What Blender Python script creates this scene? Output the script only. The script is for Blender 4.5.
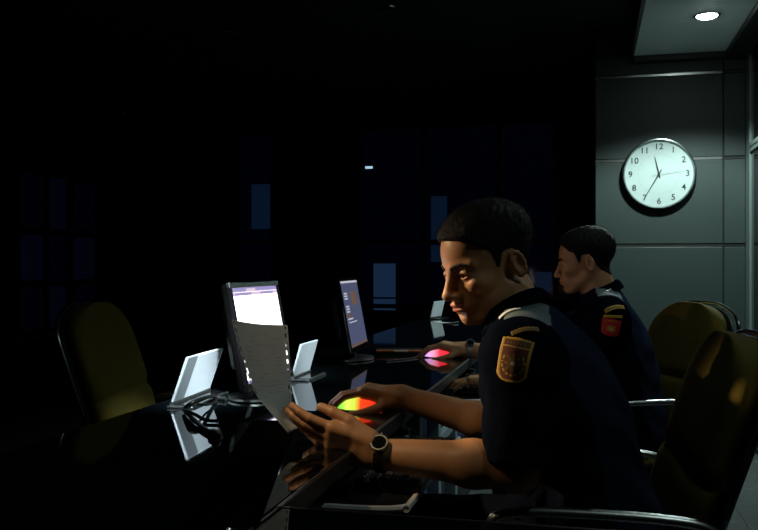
import bpy, bmesh, math, random
import numpy as np
from mathutils import Vector, Matrix
from mathutils.bvhtree import BVHTree

random.seed(7); np.random.seed(7)
for o in list(bpy.data.objects): bpy.data.objects.remove(o)
SC = bpy.context.scene
COL = SC.collection

# ------------------------------------------------------------------ camera
F, CX, CY, CAMZ, TH = 850.0, 379.0, 266.0, 1.084, math.atan(209 / 850)
cam = bpy.data.cameras.new('camera'); camo = bpy.data.objects.new('camera', cam); COL.objects.link(camo)
cam.sensor_width = 36; cam.lens = F / 758 * 36; cam.shift_y = 1 / 758; cam.clip_start = .02
camo.location = (0, 0, CAMZ); camo.rotation_euler = (math.pi / 2, 0, TH)
SC.camera = camo
# ------------------------------------------------------------------ world, exposure
w = bpy.data.worlds.new('night'); SC.world = w; w.use_nodes = True
w.node_tree.nodes['Background'].inputs[0].default_value = (.10, .22, .5, 1)
w.node_tree.nodes['Background'].inputs[1].default_value = .01
vs = SC.view_settings
vs.view_transform = 'Standard'; vs.look = 'None'; vs.exposure = 0.0; vs.gamma = 1; vs.use_curve_mapping = False
SCREEN_GAIN = 3.6          # how strongly the near white monitor shines
LAMP_W = 62.0              # each lit ceiling downlight

# ------------------------------------------------------------------ pixel helpers (direction only; the plane gives the distance)
ct, st = math.cos(TH), math.sin(TH)
def at_d(px, py, d):
    r = (px - CX) / F * d
    return Vector((r * ct - d * st, r * st + d * ct, CAMZ - (py - CY) / F * d))
def ray(px, py): return at_d(px, py, 1.0) - Vector((0, 0, CAMZ))
def at_z(px, py, z):
    v = ray(px, py); return Vector((0, 0, CAMZ)) + v * ((z - CAMZ) / v.z)
def at_y(px, py, y):
    v = ray(px, py); return Vector((0, 0, CAMZ)) + v * (y / v.y)
def at_x(px, py, x):
    v = ray(px, py); return Vector((0, 0, CAMZ)) + v * (x / v.x)

# ------------------------------------------------------------------ materials
MATS = {}
def mat(name, col, rough=.5, metal=0., spec=.5, noise=None, bump=None, emit=None, estr=0., coat=0., sss=0., trans=0., cvar=.25, sheen=0.):
    m = bpy.data.materials.new(name); m.use_nodes = True; nt = m.node_tree
    b = nt.nodes['Principled BSDF']; I = b.inputs
    I['Base Color'].default_value = (*col, 1); I['Roughness'].default_value = rough; I['Metallic'].default_value = metal
    I['Specular IOR Level'].default_value = spec; I['Coat Weight'].default_value = coat
    I['Transmission Weight'].default_value = trans
    if sheen: I['Sheen Weight'].default_value = sheen
    if sss:
        I['Subsurface Weight'].default_value = sss; I['Subsurface Radius'].default_value = (.012, .004, .002); I['Subsurface Scale'].default_value = 1.0
    if emit is not None:
        I['Emission Color'].default_value = (*emit, 1); I['Emission Strength'].default_value = estr
    tc = nt.nodes.new('ShaderNodeTexCoord')
    if noise:
        n = nt.nodes.new('ShaderNodeTexNoise'); n.inputs['Scale'].default_value = noise; n.inputs['Detail'].default_value = 4
        nt.links.new(tc.outputs['Object'], n.inputs['Vector'])
        mx = nt.nodes.new('ShaderNodeMix'); mx.data_type = 'RGBA'
        mx.inputs[6].default_value = (*[c * (1 - cvar) for c in col], 1); mx.inputs[7].default_value = (*[min(1, c * (1 + cvar)) for c in col], 1)
        nt.links.new(n.outputs['Fac'], mx.inputs[0]); nt.links.new(mx.outputs[2], I['Base Color'])
    if bump:
        n2 = nt.nodes.new('ShaderNodeTexNoise'); n2.inputs['Scale'].default_value = bump[0]; n2.inputs['Detail'].default_value = 3
        nt.links.new(tc.outputs['Object'], n2.inputs['Vector'])
        bp = nt.nodes.new('ShaderNodeBump'); bp.inputs['Strength'].default_value = bump[1]; bp.inputs['Distance'].default_value = bump[2] if len(bump) > 2 else .002
        nt.links.new(n2.outputs['Fac'], bp.inputs['Height']); nt.links.new(bp.outputs['Normal'], I['Normal'])
    MATS[name] = m
    return m
M = MATS
mat('frame_grey', (.13, .17, .165), .5, noise=4, cvar=.05)
mat('clock_rim', (.22, .24, .24), .2, 1.0, noise=8)
mat('panel', (.021, .037, .034), .55, noise=3, cvar=.06, bump=(60, .05))
mat('strip', (.62, .64, .62), .25, 1.0, noise=5, cvar=.1)
mat('black_gap', (.006, .006, .007), .6, noise=4)
mat('black_glass', (.004, .005, .007), .06, spec=.5, noise=2)
mat('wood_dark', (.012, .008, .004), .5, noise=9, bump=(30, .1))
mat('ceiling_dark', (.014, .018, .02), .7, noise=2, cvar=.15)
mat('soffit', (.78, .90, .86), .6, noise=3, cvar=.04)
mat('black_trim', (.006, .007, .008), .5, noise=6)
mat('tile', (.06, .07, .07), .3, noise=7, cvar=.18, bump=(40, .08))
mat('grout', (.02, .022, .024), .8, noise=20)
mat('window_night', (.002, .002, .006), .08, emit=(.12, .16, .75), estr=.0045, noise=4)
mat('window_dim', (.002, .003, .006), .06, emit=(.1, .16, .6), estr=.0025, noise=4)
mat('window_blue', (.004, .01, .02), .2, emit=(.16, .42, 1.0), estr=.044, noise=4)
mat('window_blue2', (.004, .01, .02), .2, emit=(.12, .36, 1.0), estr=.016, noise=4)
mat('chrome', (.75, .77, .78), .14, 1.0, noise=8, cvar=.05)
mat('arm_metal', (.40, .42, .42), .3, 1.0, noise=8, cvar=.05)
mat('alu', (.42, .45, .44), .32, 1.0, noise=30, cvar=.12)
mat('dark_alu', (.12, .13, .13), .42, 1.0, noise=30, cvar=.12)
mat('lens', (.9, .95, .9), .3, emit=(.86, 1.0, .95), estr=60, noise=6)
mat('lens_soft', (.9, .95, .9), .3, emit=(.86, 1.0, .95), estr=3, noise=6)
mat('lens_off', (.05, .05, .05), .1, noise=6)
mat('glass_top', (.003, .005, .006), .035, spec=.85, coat=.0, noise=2)
mat('table_black', (.008, .008, .009), .4, noise=8)
mat('grey_steel', (.20, .25, .27), .45, .1, noise=8, cvar=.1)
mat('blue_panel', (.03, .035, .22), .5, noise=8, cvar=.15)
mat('tray', (.16, .18, .18), .35, noise=8)
mat('tray_lip', (.9, .92, .9), .4, .0, noise=9)
mat('blocker_black', (.002, .002, .002), 1.0, spec=.0, noise=30, bump=(300, .3, .001))
mat('matte_black', (.0025, .0025, .0025), .8, spec=.0, noise=10)
mat('black_plastic', (.008, .008, .009), .38, noise=10, bump=(300, .1, .0005))
mat('gloss_black', (.006, .006, .007), .12, noise=6)
mat('key', (.018, .018, .02), .38, noise=10)
mat('olive', (.085, .066, .012), .85, noise=14, cvar=.18, bump=(260, .35, .002), spec=.08)
mat('lid_white', (.72, .80, .86), .45, noise=8, cvar=.05)
mat('lid_shadow', (.20, .23, .25), .5, noise=8)
mat('clock_white', (.46, .56, .545), .4, noise=5, cvar=.02)
mat('ink', (.006, .01, .012), .5, noise=5)
mat('ink_grey', (.32, .38, .38), .5, noise=5)
mat('navy', (.0035, .005, .010), .8, noise=10, cvar=.2, bump=(14, .5, .02), spec=.0)
mat('navy_back', (.012, .018, .036), .75, noise=12, cvar=.2, bump=(14, .4, .015), spec=.0)
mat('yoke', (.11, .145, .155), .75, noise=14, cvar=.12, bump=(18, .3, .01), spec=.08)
mat('trouser', (.008, .010, .018), .8, noise=10, bump=(14, .5, .02), spec=.0)
mat('shoe', (.006, .006, .006), .25, noise=10)
mat('hair', (.0045, .0042, .004), .6, spec=.22, noise=120, cvar=.5, bump=(420, .9, .004))
mat('eye_white', (.62, .58, .54), .12, noise=40, cvar=.06)
mat('iris', (.015, .008, .005), .06, noise=40)
mat('gold', (.62, .36, .03), .6, noise=300, cvar=.3)
mat('gold_dim', (.20, .115, .018), .6, noise=300, cvar=.3)
mat('patch_brown', (.14, .025, .012), .7, noise=300, cvar=.3)
mat('patch_red', (.62, .018, .02), .6, noise=300, cvar=.2)
mat('patch_dark', (.012, .012, .016), .7, noise=300)
mat('silver_thread', (.55, .62, .66), .5, noise=300, cvar=.2)
mat('white_thread', (.7, .74, .76), .6, noise=200, cvar=.1)
mat('cable', (.008, .008, .008), .45, noise=20)
mat('folder', (.36, .085, .022), .5, noise=12, cvar=.2)
mat('cream', (.6, .5, .36), .6, noise=12)
mat('paper_white', (.8, .82, .82), .6, noise=10, cvar=.04)
mat('nail', (.55, .30, .20), .3, noise=40, cvar=.06)

def skin_mat(name, base):
    m = mat(name, base, .48, spec=.4, bump=(260, .12, .001), sss=.12)
    nt = m.node_tree; b = nt.nodes['Principled BSDF']
    at = nt.nodes.new('ShaderNodeAttribute'); at.attribute_name = 'lip'
    n = nt.nodes.new('ShaderNodeTexNoise'); n.inputs['Scale'].default_value = 22; n.inputs['Detail'].default_value = 5
    tc = nt.nodes.new('ShaderNodeTexCoord'); nt.links.new(tc.outputs['Object'], n.inputs['Vector'])
    a = nt.nodes.new('ShaderNodeMix'); a.data_type = 'RGBA'
    a.inputs[6].default_value = (*[c * .86 for c in base], 1); a.inputs[7].default_value = (*[c * 1.12 for c in base], 1)
    nt.links.new(n.outputs['Fac'], a.inputs[0])
    l = nt.nodes.new('ShaderNodeMix'); l.data_type = 'RGBA'; l.inputs[7].default_value = (base[0] * .8, base[1] * .42, base[2] * .5, 1)
    nt.links.new(at.outputs['Fac'], l.inputs[0]); nt.links.new(a.outputs[2], l.inputs[6]); nt.links.new(l.outputs[2], b.inputs['Base Color'])
    return m
skin_mat('skin', (.46, .235, .115))
def sheet_mat():
    m = mat('sheet', (.52, .55, .54), .7); nt = m.node_tree; b = nt.nodes['Principled BSDF']; out = nt.nodes['Material Output']
    tr = nt.nodes.new('ShaderNodeBsdfTranslucent'); tr.inputs[0].default_value = (.5, .52, .5, 1)
    mx = nt.nodes.new('ShaderNodeMixShader'); mx.inputs[0].default_value = .22
    nt.links.new(b.outputs[0], mx.inputs[1]); nt.links.new(tr.outputs[0], mx.inputs[2]); nt.links.new(mx.outputs[0], out.inputs['Surface'])
sheet_mat()
mat('print_grey', (.42, .44, .46), .7, noise=60, cvar=.4)
mat('screen_white', (.02, .02, .02), .3, emit=(1.0, .93, .96), estr=SCREEN_GAIN, noise=5)
mat('screen_bar', (.02, .02, .02), .3, emit=(.42, .36, .72), estr=.8, noise=5)
mat('screen_bar2', (.02, .02, .02), .3, emit=(.8, .62, .78), estr=.95, noise=5)
mat('screen_line', (.02, .02, .02), .3, emit=(.8, .78, .9), estr=1.0, noise=5)
mat('screen_slate', (.02, .02, .02), .3, emit=(.19, .22, .42), estr=.34, noise=5)
mat('screen_text', (.02, .02, .02), .3, emit=(.85, .85, .95), estr=.6, noise=5)
mat('screen_brown', (.02, .02, .02), .3, emit=(.45, .25, .16), estr=.3, noise=5)
mat('glint_blue', (.02, .02, .02), .3, emit=(.5, .8, 1.0), estr=.8, noise=5)
def glow_mat(name, stops, gain):
    """a translucent glowing mouse shell: light colour runs along the shell's own length"""
    m = mat(name, (.1, .1, .1), .15); nt = m.node_tree; b = nt.nodes['Principled BSDF']
    tc = nt.nodes.new('ShaderNodeTexCoord'); sx = nt.nodes.new('ShaderNodeSeparateXYZ'); nt.links.new(tc.outputs['Generated'], sx.inputs[0])
    cr = nt.nodes.new('ShaderNodeValToRGB'); el = cr.color_ramp.elements
    while len(el) < len(stops): el.new(.5)
    for e, (p, c) in zip(el, stops): e.position = p; e.color = (*c, 1)
    nt.links.new(sx.outputs[0], cr.inputs[0]); nt.links.new(cr.outputs[0], b.inputs['Emission Color']); b.inputs['Emission Strength'].default_value = gain
glow_mat('glow_green', [(0, (.9, .5, .12)), (.1, (.12, .75, .05)), (.3, (.75, .9, .12)), (.42, (.6, .9, .08)), (.58, (.9, .06, .01)), (1, (1, .02, .01))], 1.25)
glow_mat('glow_pink', [(0, (.35, .16, .75)), (.2, (.8, .4, .9)), (.4, (.95, .35, .55)), (.6, (.95, .04, .07)), (1, (1, .02, .02))], 1.2)
glow_mat('glow_red', [(0, (.9, .05, .01)), (1, (1, .03, .01))], 1.6)

# ------------------------------------------------------------------ object helpers
def link(name, me, parent=None):
    o = bpy.data.objects.new(name, me); COL.objects.link(o)
    if parent is not None: o.parent = parent
    return o
def finish(o, mats, smooth=False):
    me = o.data
    for m in (mats if isinstance(mats, (list, tuple)) else [mats]): me.materials.append(MATS[m])
    if smooth:
        me.polygons.foreach_set('use_smooth', [True] * len(me.polygons))
        if smooth == 'auto': me.set_sharp_from_angle(angle=math.radians(40))
    return o
def raw(name, v, f, m, parent=None, smooth=False, mi=None):
    me = bpy.data.meshes.new(name); me.from_pydata([tuple(x) for x in v], [], [tuple(x) for x in f]); me.update()
    o = link(name, me, parent); finish(o, m, smooth)
    if mi is not None: me.polygons.foreach_set('material_index', mi)
    return o
def from_bm(name, bm, m, parent=None, smooth=False):
    bmesh.ops.recalc_face_normals(bm, faces=bm.faces)
    me = bpy.data.meshes.new(name); bm.to_mesh(me); bm.free()
    o = link(name, me, parent); return finish(o, m, smooth)
def add_box(bm, c, s, bev=0., rot=None, seg=2):
    r = bmesh.ops.create_cube(bm, size=1); vs_ = r['verts']
    bmesh.ops.scale(bm, vec=s, verts=vs_)
    if bev:
        es = list({e for v in vs_ for e in v.link_edges})
        g = bmesh.ops.bevel(bm, geom=es, offset=bev, segments=seg, affect='EDGES', profile=.5)
        vs_ = list({v for f in g['faces'] for v in f.verts} | {v for v in vs_ if v.is_valid})
        # all faces of this island
        seen = set(vs_); stack = list(vs_)
        while stack:
            v = stack.pop()
            for e in v.link_edges:
                q = e.other_vert(v)
                if q not in seen: seen.add(q); stack.append(q)
        vs_ = list(seen)
    if rot is not None: bmesh.ops.rotate(bm, cent=(0, 0, 0), matrix=rot, verts=vs_)
    bmesh.ops.translate(bm, vec=c, verts=vs_)
    return vs_
def box(name, c, s, m, parent=None, bev=0., rot=None):
    bm = bmesh.new(); add_box(bm, c, s, bev, rot); return from_bm(name, bm, m, parent, False)
def slab(name, lo, hi, m, parent=None, bev=0.):
    lo, hi = Vector(lo), Vector(hi); return box(name, (lo + hi) / 2, [abs(x) for x in (hi - lo)], m, parent, bev)
def frame_axes(d):
    d = Vector(d).normalized(); u = Vector((0, 0, 1)) if abs(d.z) < .95 else Vector((1, 0, 0))
    a = d.cross(u).normalized(); return a, a.cross(d).normalized()
def tube_vf(pts, rad, n=10, closed=False, sx=1., sy=1.):
    pts = [Vector(p) for p in pts]; N = len(pts); v, f = [], []
    rad = rad if isinstance(rad, (list, tuple)) else [rad] * N
    prev = None
    for i, p in enumerate(pts):
        t = (pts[(i + 1) % N] - pts[i - 1]) if closed else (pts[min(i + 1, N - 1)] - pts[max(i - 1, 0)])
        t.normalize()
        if prev is None: a, b = frame_axes(t)
        else:
            a = (prev - t * prev.dot(t)).normalized(); b = a.cross(t).normalized() * -1; b = t.cross(a).normalized()
        prev = a
        b = t.cross(a).normalized()
        for k in range(n):
            w_ = 2 * math.pi * k / n; v.append(p + a * math.cos(w_) * rad[i] * sx + b * math.sin(w_) * rad[i] * sy)
    for i in range(N if closed else N - 1):
        j = (i + 1) % N
        for k in range(n): f.append((i * n + k, i * n + (k + 1) % n, j * n + (k + 1) % n, j * n + k))
    if not closed:
        f.append(tuple(reversed(range(n)))); f.append(tuple(range((N - 1) * n, N * n)))
    return v, f
def tube(name, pts, rad, m, parent=None, n=10, closed=False, sx=1., sy=1.):
    v, f = tube_vf(pts, rad, n, closed, sx, sy); return raw(name, v, f, m, parent, 'auto')
def smooth_path(pts, k=6):
    P = [Vector(p) for p in pts]; out = []
    for i in range(len(P) - 1):
        p0, p1, p2, p3 = P[max(i - 1, 0)], P[i], P[i + 1], P[min(i + 2, len(P) - 1)]
        for j in range(k):
            t = j / k
            out.append(.5 * ((2 * p1) + (p2 - p0) * t + (2 * p0 - 5 * p1 + 4 * p2 - p3) * t * t + (3 * p1 - p0 - 3 * p2 + p3) * t ** 3))
    out.append(P[-1]); return out
def lathe(name, prof, m, parent=None, n=32, axis='z', loc=(0, 0, 0)):
    """prof: (radius, height) pairs"""
    v, f = [], []
    for r, h in prof:
        for k in range(n):
            a = 2 * math.pi * k / n; c, s = r * math.cos(a), r * math.sin(a)
            v.append({'z': (c, s, h), 'y': (c, -h, s), 'x': (h, c, s)}[axis])
    for i in range(len(prof) - 1):
        for k in range(n): f.append((i * n + k, i * n + (k + 1) % n, (i + 1) * n + (k + 1) % n, (i + 1) * n + k))
    f.append(tuple(reversed(range(n)))); f.append(tuple(range((len(prof) - 1) * n, len(prof) * n)))
    v = [Vector(x) + Vector(loc) for x in v]
    bm = bmesh.new(); bv = [bm.verts.new(x) for x in v]
    for q in f:
        try: bm.faces.new([bv[i] for i in q])
        except ValueError: pass
    bmesh.ops.remove_doubles(bm, verts=bm.verts, dist=1e-6)
    return from_bm(name, bm, m, parent, 'auto')
def tag(o, label, cat, group=None):
    o['label'] = label; o['category'] = cat
    if group: o['group'] = group
    return o
def thing(name, label, cat, loc=(0, 0, 0), rz=0., group=None):
    o = link(name, None); o.location = loc; o.rotation_euler = (0, 0, rz); return tag(o, label, cat, group)
def struct(o): o['kind'] = 'structure'; return o
def copy_tree(o, parent=None):
    c = o.copy(); COL.objects.link(c); c.parent = parent
    for ch in list(o.children): copy_tree(ch, c)
    return c

# ================================================================== SETTING
XR, YB, XL, YF, ZC, ZS = .945, 5.65, -4.5, 7.6, 2.62, 2.40
X0 = at_y(595, 200, YB).x           # left end of the grey panelled wall
YR = -1.6
# floor: real tiles where the photo shows them, grout-lined material beyond
fl = struct(slab('floor', (XL - .1, YR - .1, -.12), (XR + .1, YF + .1, -.004), 'grout'))
def far_tile_material():
    m = mat('tile_far', (.02, .02, .022), .9, spec=.1); nt = m.node_tree; b = nt.nodes['Principled BSDF']
    tc = nt.nodes.new('ShaderNodeTexCoord'); br = nt.nodes.new('ShaderNodeTexBrick')
    br.offset = 0; br.inputs['Scale'].default_value = 1; br.inputs['Brick Width'].default_value = .3; br.inputs['Row Height'].default_value = .3
    br.inputs['Mortar Size'].default_value = .003
    br.inputs['Color1'].default_value = (.016, .017, .02, 1); br.inputs['Color2'].default_value = (.02, .021, .024, 1); br.inputs['Mortar'].default_value = (.01, .01, .01, 1)
    nt.links.new(tc.outputs['Object'], br.inputs['Vector']); nt.links.new(br.outputs['Color'], b.inputs['Base Color'])
far_tile_material()
TS = .3
nx = 5; x_t0 = XR - nx * TS
slab('tiled_area', (XL, YR, -.004), (x_t0, YF, 0), 'tile_far', fl)
bm = bmesh.new(); add_box(bm, (0, 0, 0), (TS - .004, TS - .004, .006), .0015, seg=1)
t0 = from_bm('tile', bm, 'tile', fl)
first = True
for i in range(nx):
    for j in range(19):
        o = t0 if first else t0.copy()
        if not first: COL.objects.link(o)
        first = False
        o.location = (x_t0 + (i + .5) * TS, YB - (j + .5) * TS, -.003 + random.uniform(-.0004, .0004))

# grey panelled wall behind the clock
wb = struct(slab('wall_back', (X0 - .005, YB, 0), (XR + .1, YB + .14, 2.75), 'black_gap'))
zrows = [at_y(660, y, YB).z for y in (245.5, 160.0, 75.5)]
zz = [0.02, .56] + zrows + [ZS + .2]
xj = at_y(723, 200, YB).x
for i in range(len(zz) - 1):
    a, b_ = zz[i], zz[i + 1]
    for (u0, u1) in ((X0, xj - .001), (xj + .001, XR)):
        slab('panel', (u0 + .003, YB - .022, a + .011), (u1 - .003, YB, b_ - .011), 'panel', wb, .003)
for z in zrows:
    slab('metal_strip', (X0, YB - .016, z - .009), (xj - .004, YB, z + .009), 'strip', wb, .002)
    slab('dark_strip', (xj + .004, YB - .016, z - .007), (XR, YB, z + .007), 'black_trim', wb)
# end return of the panelled wall, toward the far glazed front
struct(slab('wall_return', (X0 - .005, YB + .14, 0), (X0 + .1, YF, 2.75), 'black_trim'))
# right wall: grey frame with black inset panels
wr = struct(slab('wall_right', (XR + .012, YR, 0), (XR + .12, YB + .1, 2.75), 'black_glass'))
ys = [at_x(748.5, 100, XR).y, 3.1, 1.4, -.2]
prev = YB
for k, y in enumerate([YB - .001] + ys):
    y1 = y - (.0 if k == 0 else .05)
    if k == 0: slab('frame_stile', (XR, ys[0], 0), (XR + .012, YB, 2.6), 'frame_grey', wr)
    else: slab('frame_stile', (XR, y - .03, 0), (XR + .012, y + (.03 if k > 1 else 0), 2.6), 'frame_grey', wr)
zr = at_x(750, 147, XR).z
for z in (zr, zr - 1.15, .06):
    for a, b_ in zip([ys[0] - .03] + [q - .03 for q in ys[1:]], [q + .03 for q in ys[1:]] + [YR]):
        slab('frame_rail', (XR, b_, z - .028), (XR + .012, a, z + .028), 'frame_grey', wr)
        slab('dark_strip', (XR - .001, b_, z - .004), (XR + .002, a, z + .004), 'black_gap', wr)
# left wall with gridded window, wall behind the camera
struct(slab('wall_left', (XL - .12, YR, 0), (XL, YF, 2.75), 'wood_dark'))
struct(slab('wall_rear', (XL, YR - .12, 0), (XR + .1, YR, 2.75), 'black_trim'))
w1 = struct(thing('window_1', '', '')); del w1['label']; del w1['category']
ya, yb_ = at_x(14, 200, XL).y, at_x(97, 200, XL).y
zt = at_x(17, 168, XL).z
cols = [at_x(p, 200, XL).y for p in (17, 41.5, 46.5, 64.5, 70.5, 93)]
rows = [zt - .03, at_x(17, 226, XL).z, at_x(17, 234, XL).z, at_x(17, 281, XL).z, at_x(17, 288, XL).z, at_x(17, 340, XL).z, at_x(17, 346, XL).z, .55]
for i in range(0, 6, 2):
    for j in range(0, 8, 2):
        slab('pane', (XL + .001, cols[i], rows[j + 1]), (XL + .012, cols[i + 1], rows[j]), 'window_night' if (i + j) % 4 else 'window_dim', w1)
for y0, y1 in ((ya, cols[0]), (cols[1], cols[2]), (cols[3], cols[4]), (cols[5], yb_)):
    slab('mullion', (XL, y0, .5), (XL + .035, y1, zt), 'black_trim', w1, .004)
for j in (1, 3, 5):
    slab('glazing_bar', (XL, ya, rows[j + 1]), (XL + .03, yb_, rows[j]), 'black_trim', w1, .004)
slab('window_head', (XL, ya, zt - .03), (XL + .04, yb_, zt + .04), 'black_trim', w1, .004)
slab('window_sill', (XL, ya, .5), (XL + .05, yb_, .55), 'black_trim', w1, .004)
# far glazed front of the room
struct(slab('wall_front', (XL, YF + .06, 0), (X0, YF + .16, 2.75), 'black_trim'))
w2 = struct(link('window_2', None))
def yfx(px): return at_y(px, 200, YF).x
def yfz(py, px=380): return at_y(px, py, YF).z
vx = [XL + .02, yfx(140), yfx(216), yfx(239), yfx(273), yfx(301), yfx(360), yfx(424), yfx(499), yfx(556), X0 - .03]
hz = [.1, yfz(306), yfz(242), yfz(128), 2.55]
for i in range(len(vx) - 1):
    for j in range(len(hz) - 1):
        if i in (0, 1) or (i == 3 and False): mm = 'wood_dark'
        elif i in (3, 6, 7, 8) and j in (1, 2): mm = 'window_dim'
        else: mm = 'black_glass'
        slab('pane', (vx[i] + .02, YF, hz[j] + .02), (vx[i + 1] - .02, YF + .012, hz[j + 1] - .02), mm, w2)
for x in vx: slab('mullion', (x - .02, YF - .02, .05), (x + .02, YF + .05, 2.6), 'black_trim', w2, .004)
for z in hz:
    for a, b_ in zip(vx[:-1], vx[1:]): slab('transom', (a + .02, YF - .015, z - .02), (b_ - .02, YF + .05, z + .02), 'black_trim', w2, .004)
def blue(px0, py0, px1, py1, m):
    a, b_ = at_y(px0, py1, YF - .004), at_y(px1, py0, YF - .004)
    slab('lit_pane', (a.x, YF - .004, a.z), (b_.x, YF - .001, b_.z), m, w2)
blue(251.5, 184, 270, 229, 'window_blue2'); blue(239, 268, 256, 280, 'window_dim'); blue(240, 240, 254, 247, 'window_dim')
blue(373.5, 263.5, 395.5, 297, 'window_blue'); blue(373.5, 299, 395.5, 310, 'window_blue')
blue(431, 196, 447, 241, 'window_blue2'); blue(431, 245, 445, 262, 'window_blue2'); blue(536, 272, 552, 292, 'window_blue2')
# ceilings
struct(slab('ceiling', (XL, YR, ZC), (XR + .1, YF + .1, ZC + .1), 'ceiling_dark'))
XS0, XS1 = at_z(633, 60, ZS).x, at_z(725, 52, ZS).x
sf = struct(slab('trim_1', (XS0, YR, ZS), (XR, YB - .024, ZC), 'soffit'))
slab('dark_border', (XS1, YR, ZS - .035), (XR - .001, YB - .03, ZS), 'black_trim', sf)
slab('dark_border', (XS0, YB - .1, ZS - .035), (XS1, YB - .026, ZS), 'black_trim', sf)
slab('fascia', (XS0 - .02, YR, ZS - .002), (XS0, YB - .024, ZC), 'black_trim', sf)
# a shallow dropped panel of the dark ceiling
struct(slab('trim_2', (-3.1, 2.0, ZC - .07), (-.45, 6.2, ZC), 'ceiling_dark'))

# ================================================================== LAMPS
def downlight(x, y, z, lit, label, grp):
    t = thing('downlight', label, 'downlight', (x, y, z), 0, grp)
    lathe('ring', [(.052, 0), (.066, 0), (.068, -.004), (.062, -.009), (.054, -.006), (.052, 0)], 'chrome', t, 32)
    lathe('lens', [(.001, -.001), (.051, -.001), (.049, -.008), (.036, -.015), (.001, -.018)], ('lens' if lit > 1 else 'lens_soft') if lit else 'lens_off', t, 32)
    if lit:
        l = bpy.data.lights.new('downlight_lamp', 'SPOT'); l.energy = LAMP_W * lit; l.color = (.80, 1.0, .95)
        l.spot_size = math.radians(130); l.spot_blend = .38; l.shadow_soft_size = .05
        lo = link('downlight_lamp', l, t); lo.location = (0, 0, -.02)
    return t
p = at_z(707, 15, ZS)
downlight(p.x, p.y, ZS, 3.3, 'lit round downlight in pale soffit near the wall clock', 'soffit downlights')
downlight(p.x, p.y - 1.75, ZS, .34, 'lit round downlight in pale soffit above the far operator chair', 'soffit downlights')
downlight(p.x, p.y - 3.5, ZS, .2, 'lit round downlight in pale soffit above the near operator chair', 'soffit downlights')
def spotlight(loc, aim, watts, size, label, col=(1.0, .72, .42)):
    loc, aim = Vector(loc), Vector(aim); d = (aim - loc).normalized()
    t = thing('ceiling_or_added_spotlight', label, 'spotlight', loc)
    tube('stem', [Vector((0, 0, .02)), Vector((0, 0, ZC - loc.z))], .008, 'black_plastic', t, 8)
    tube('can', [-d * .10, -d * .09, d * .02, d * .05], [.02, .035, .04, .045], 'black_plastic', t, 20)
    tube('lens', [d * .0505, d * .053], .036, 'lens_off', t, 20)
    l = bpy.data.lights.new('spotlight_lamp', 'SPOT'); l.energy = watts; l.color = col; l.spot_size = math.radians(size); l.spot_blend = .8; l.shadow_soft_size = .09
    o = link('spotlight_lamp', l, t); o.location = d * .06; o.rotation_euler = d.to_track_quat('-Z', 'Y').to_euler()
spotlight((-3.6, 2.15, 2.42), (-.40, 1.69, .94), 840, 9.4, 'black ceiling spotlight aimed at the near operator')
spotlight((-3.6, 2.2, 2.42), (-.14, 3.02, 1.0), 36, 8, 'black ceiling spotlight aimed at the far operator')
spotlight((-1.6, .95, 2.44), (-.36, 1.69, .76), 120, 14, 'added spotlight brightening the near operator forearms')  # added lamp, puts extra warm light on the forearm tops
spotlight((.15, .10, 2.44), (-.98, 2.0, .81), 2600, 6.6, 'added spotlight brightening the left table port', (.82, .95, 1.0))  # added lamp, placed only to whiten the left lid
spotlight((.30, .30, 2.44), (-.84, 2.56, .81), 1500, 5.6, 'added spotlight brightening the port behind the bright monitor', (.82, .95, 1.0))  # unseen extra source, added for the lid behind the monitor
for (px, py, zc, lb) in ((387, 8, ZC - .07, 'unlit round downlight in dark ceiling, top centre'), (22, 48, ZC, 'unlit round downlight in dark ceiling, far left'),
                     (228, 33, ZC - .07, 'unlit round downlight in dark ceiling, left of centre'), (403, 94, ZC, 'unlit round downlight in dark ceiling above the glazed front')):
    q = at_z(px, py, zc); downlight(q.x, q.y, zc, 0, lb, 'unlit ceiling downlights')

# ================================================================== CLOCK
ck = at_y(658.5, 174.5, YB - .022); CR = 35.5 / (F / (ck.y * ct - ck.x * st))
clock = thing('wall_clock', 'round white wall clock with chrome rim on grey panelled wall', 'clock', ck)
lathe('case', [(.001, 0), (CR * .97, 0), (CR * 1.0, .012), (CR * 1.0, .034), (CR * .985, .046), (CR * .955, .047), (CR * .925, .036), (CR * .92, .026), (.001, .026)], 'clock_rim', clock, 64, 'y')
lathe('dial', [(.001, .0262), (CR * .918, .0262), (CR * .918, .0275), (.001, .0275)], 'clock_white', clock, 64, 'y')
def text_mesh(s, size):
    c = bpy.data.curves.new('t', 'FONT'); c.body = s; c.size = size; c.align_x = 'CENTER'; c.align_y = 'CENTER'; c.extrude = .0006; c.offset = size * .012
    o = bpy.data.objects.new('t', c); COL.objects.link(o)
    dg = bpy.context.evaluated_depsgraph_get(); me = bpy.data.meshes.new_from_object(o.evaluated_get(dg))
    bpy.data.objects.remove(o); bpy.data.curves.remove(c); return me
for h in range(1, 13):
    a = math.radians(h * 30); dg = str(h)
    for k, ch in enumerate(dg):
        me = text_mesh(ch, CR * .235); o = link('numeral', me, clock); me.materials.clear(); finish(o, 'ink')
        off = (k - (len(dg) - 1) / 2) * CR * .125
        o.rotation_euler = (math.pi / 2, 0, 0); o.location = (CR * .765 * math.sin(a) + off, -.0285, CR * .765 * math.cos(a))
bm = bmesh.new()
for k in range(60):
    a = math.radians(k * 6); big = k % 5 == 0
    add_box(bm, (CR * .56 * math.sin(a), -.0279, CR * .56 * math.cos(a)), (CR * (.016 if big else .010), .0008, CR * (.04 if big else .022)), 0, Matrix.Rotation(a, 3, 'Y') if False else None)
from_bm('minute_track', bm, 'ink_grey', clock)
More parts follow.
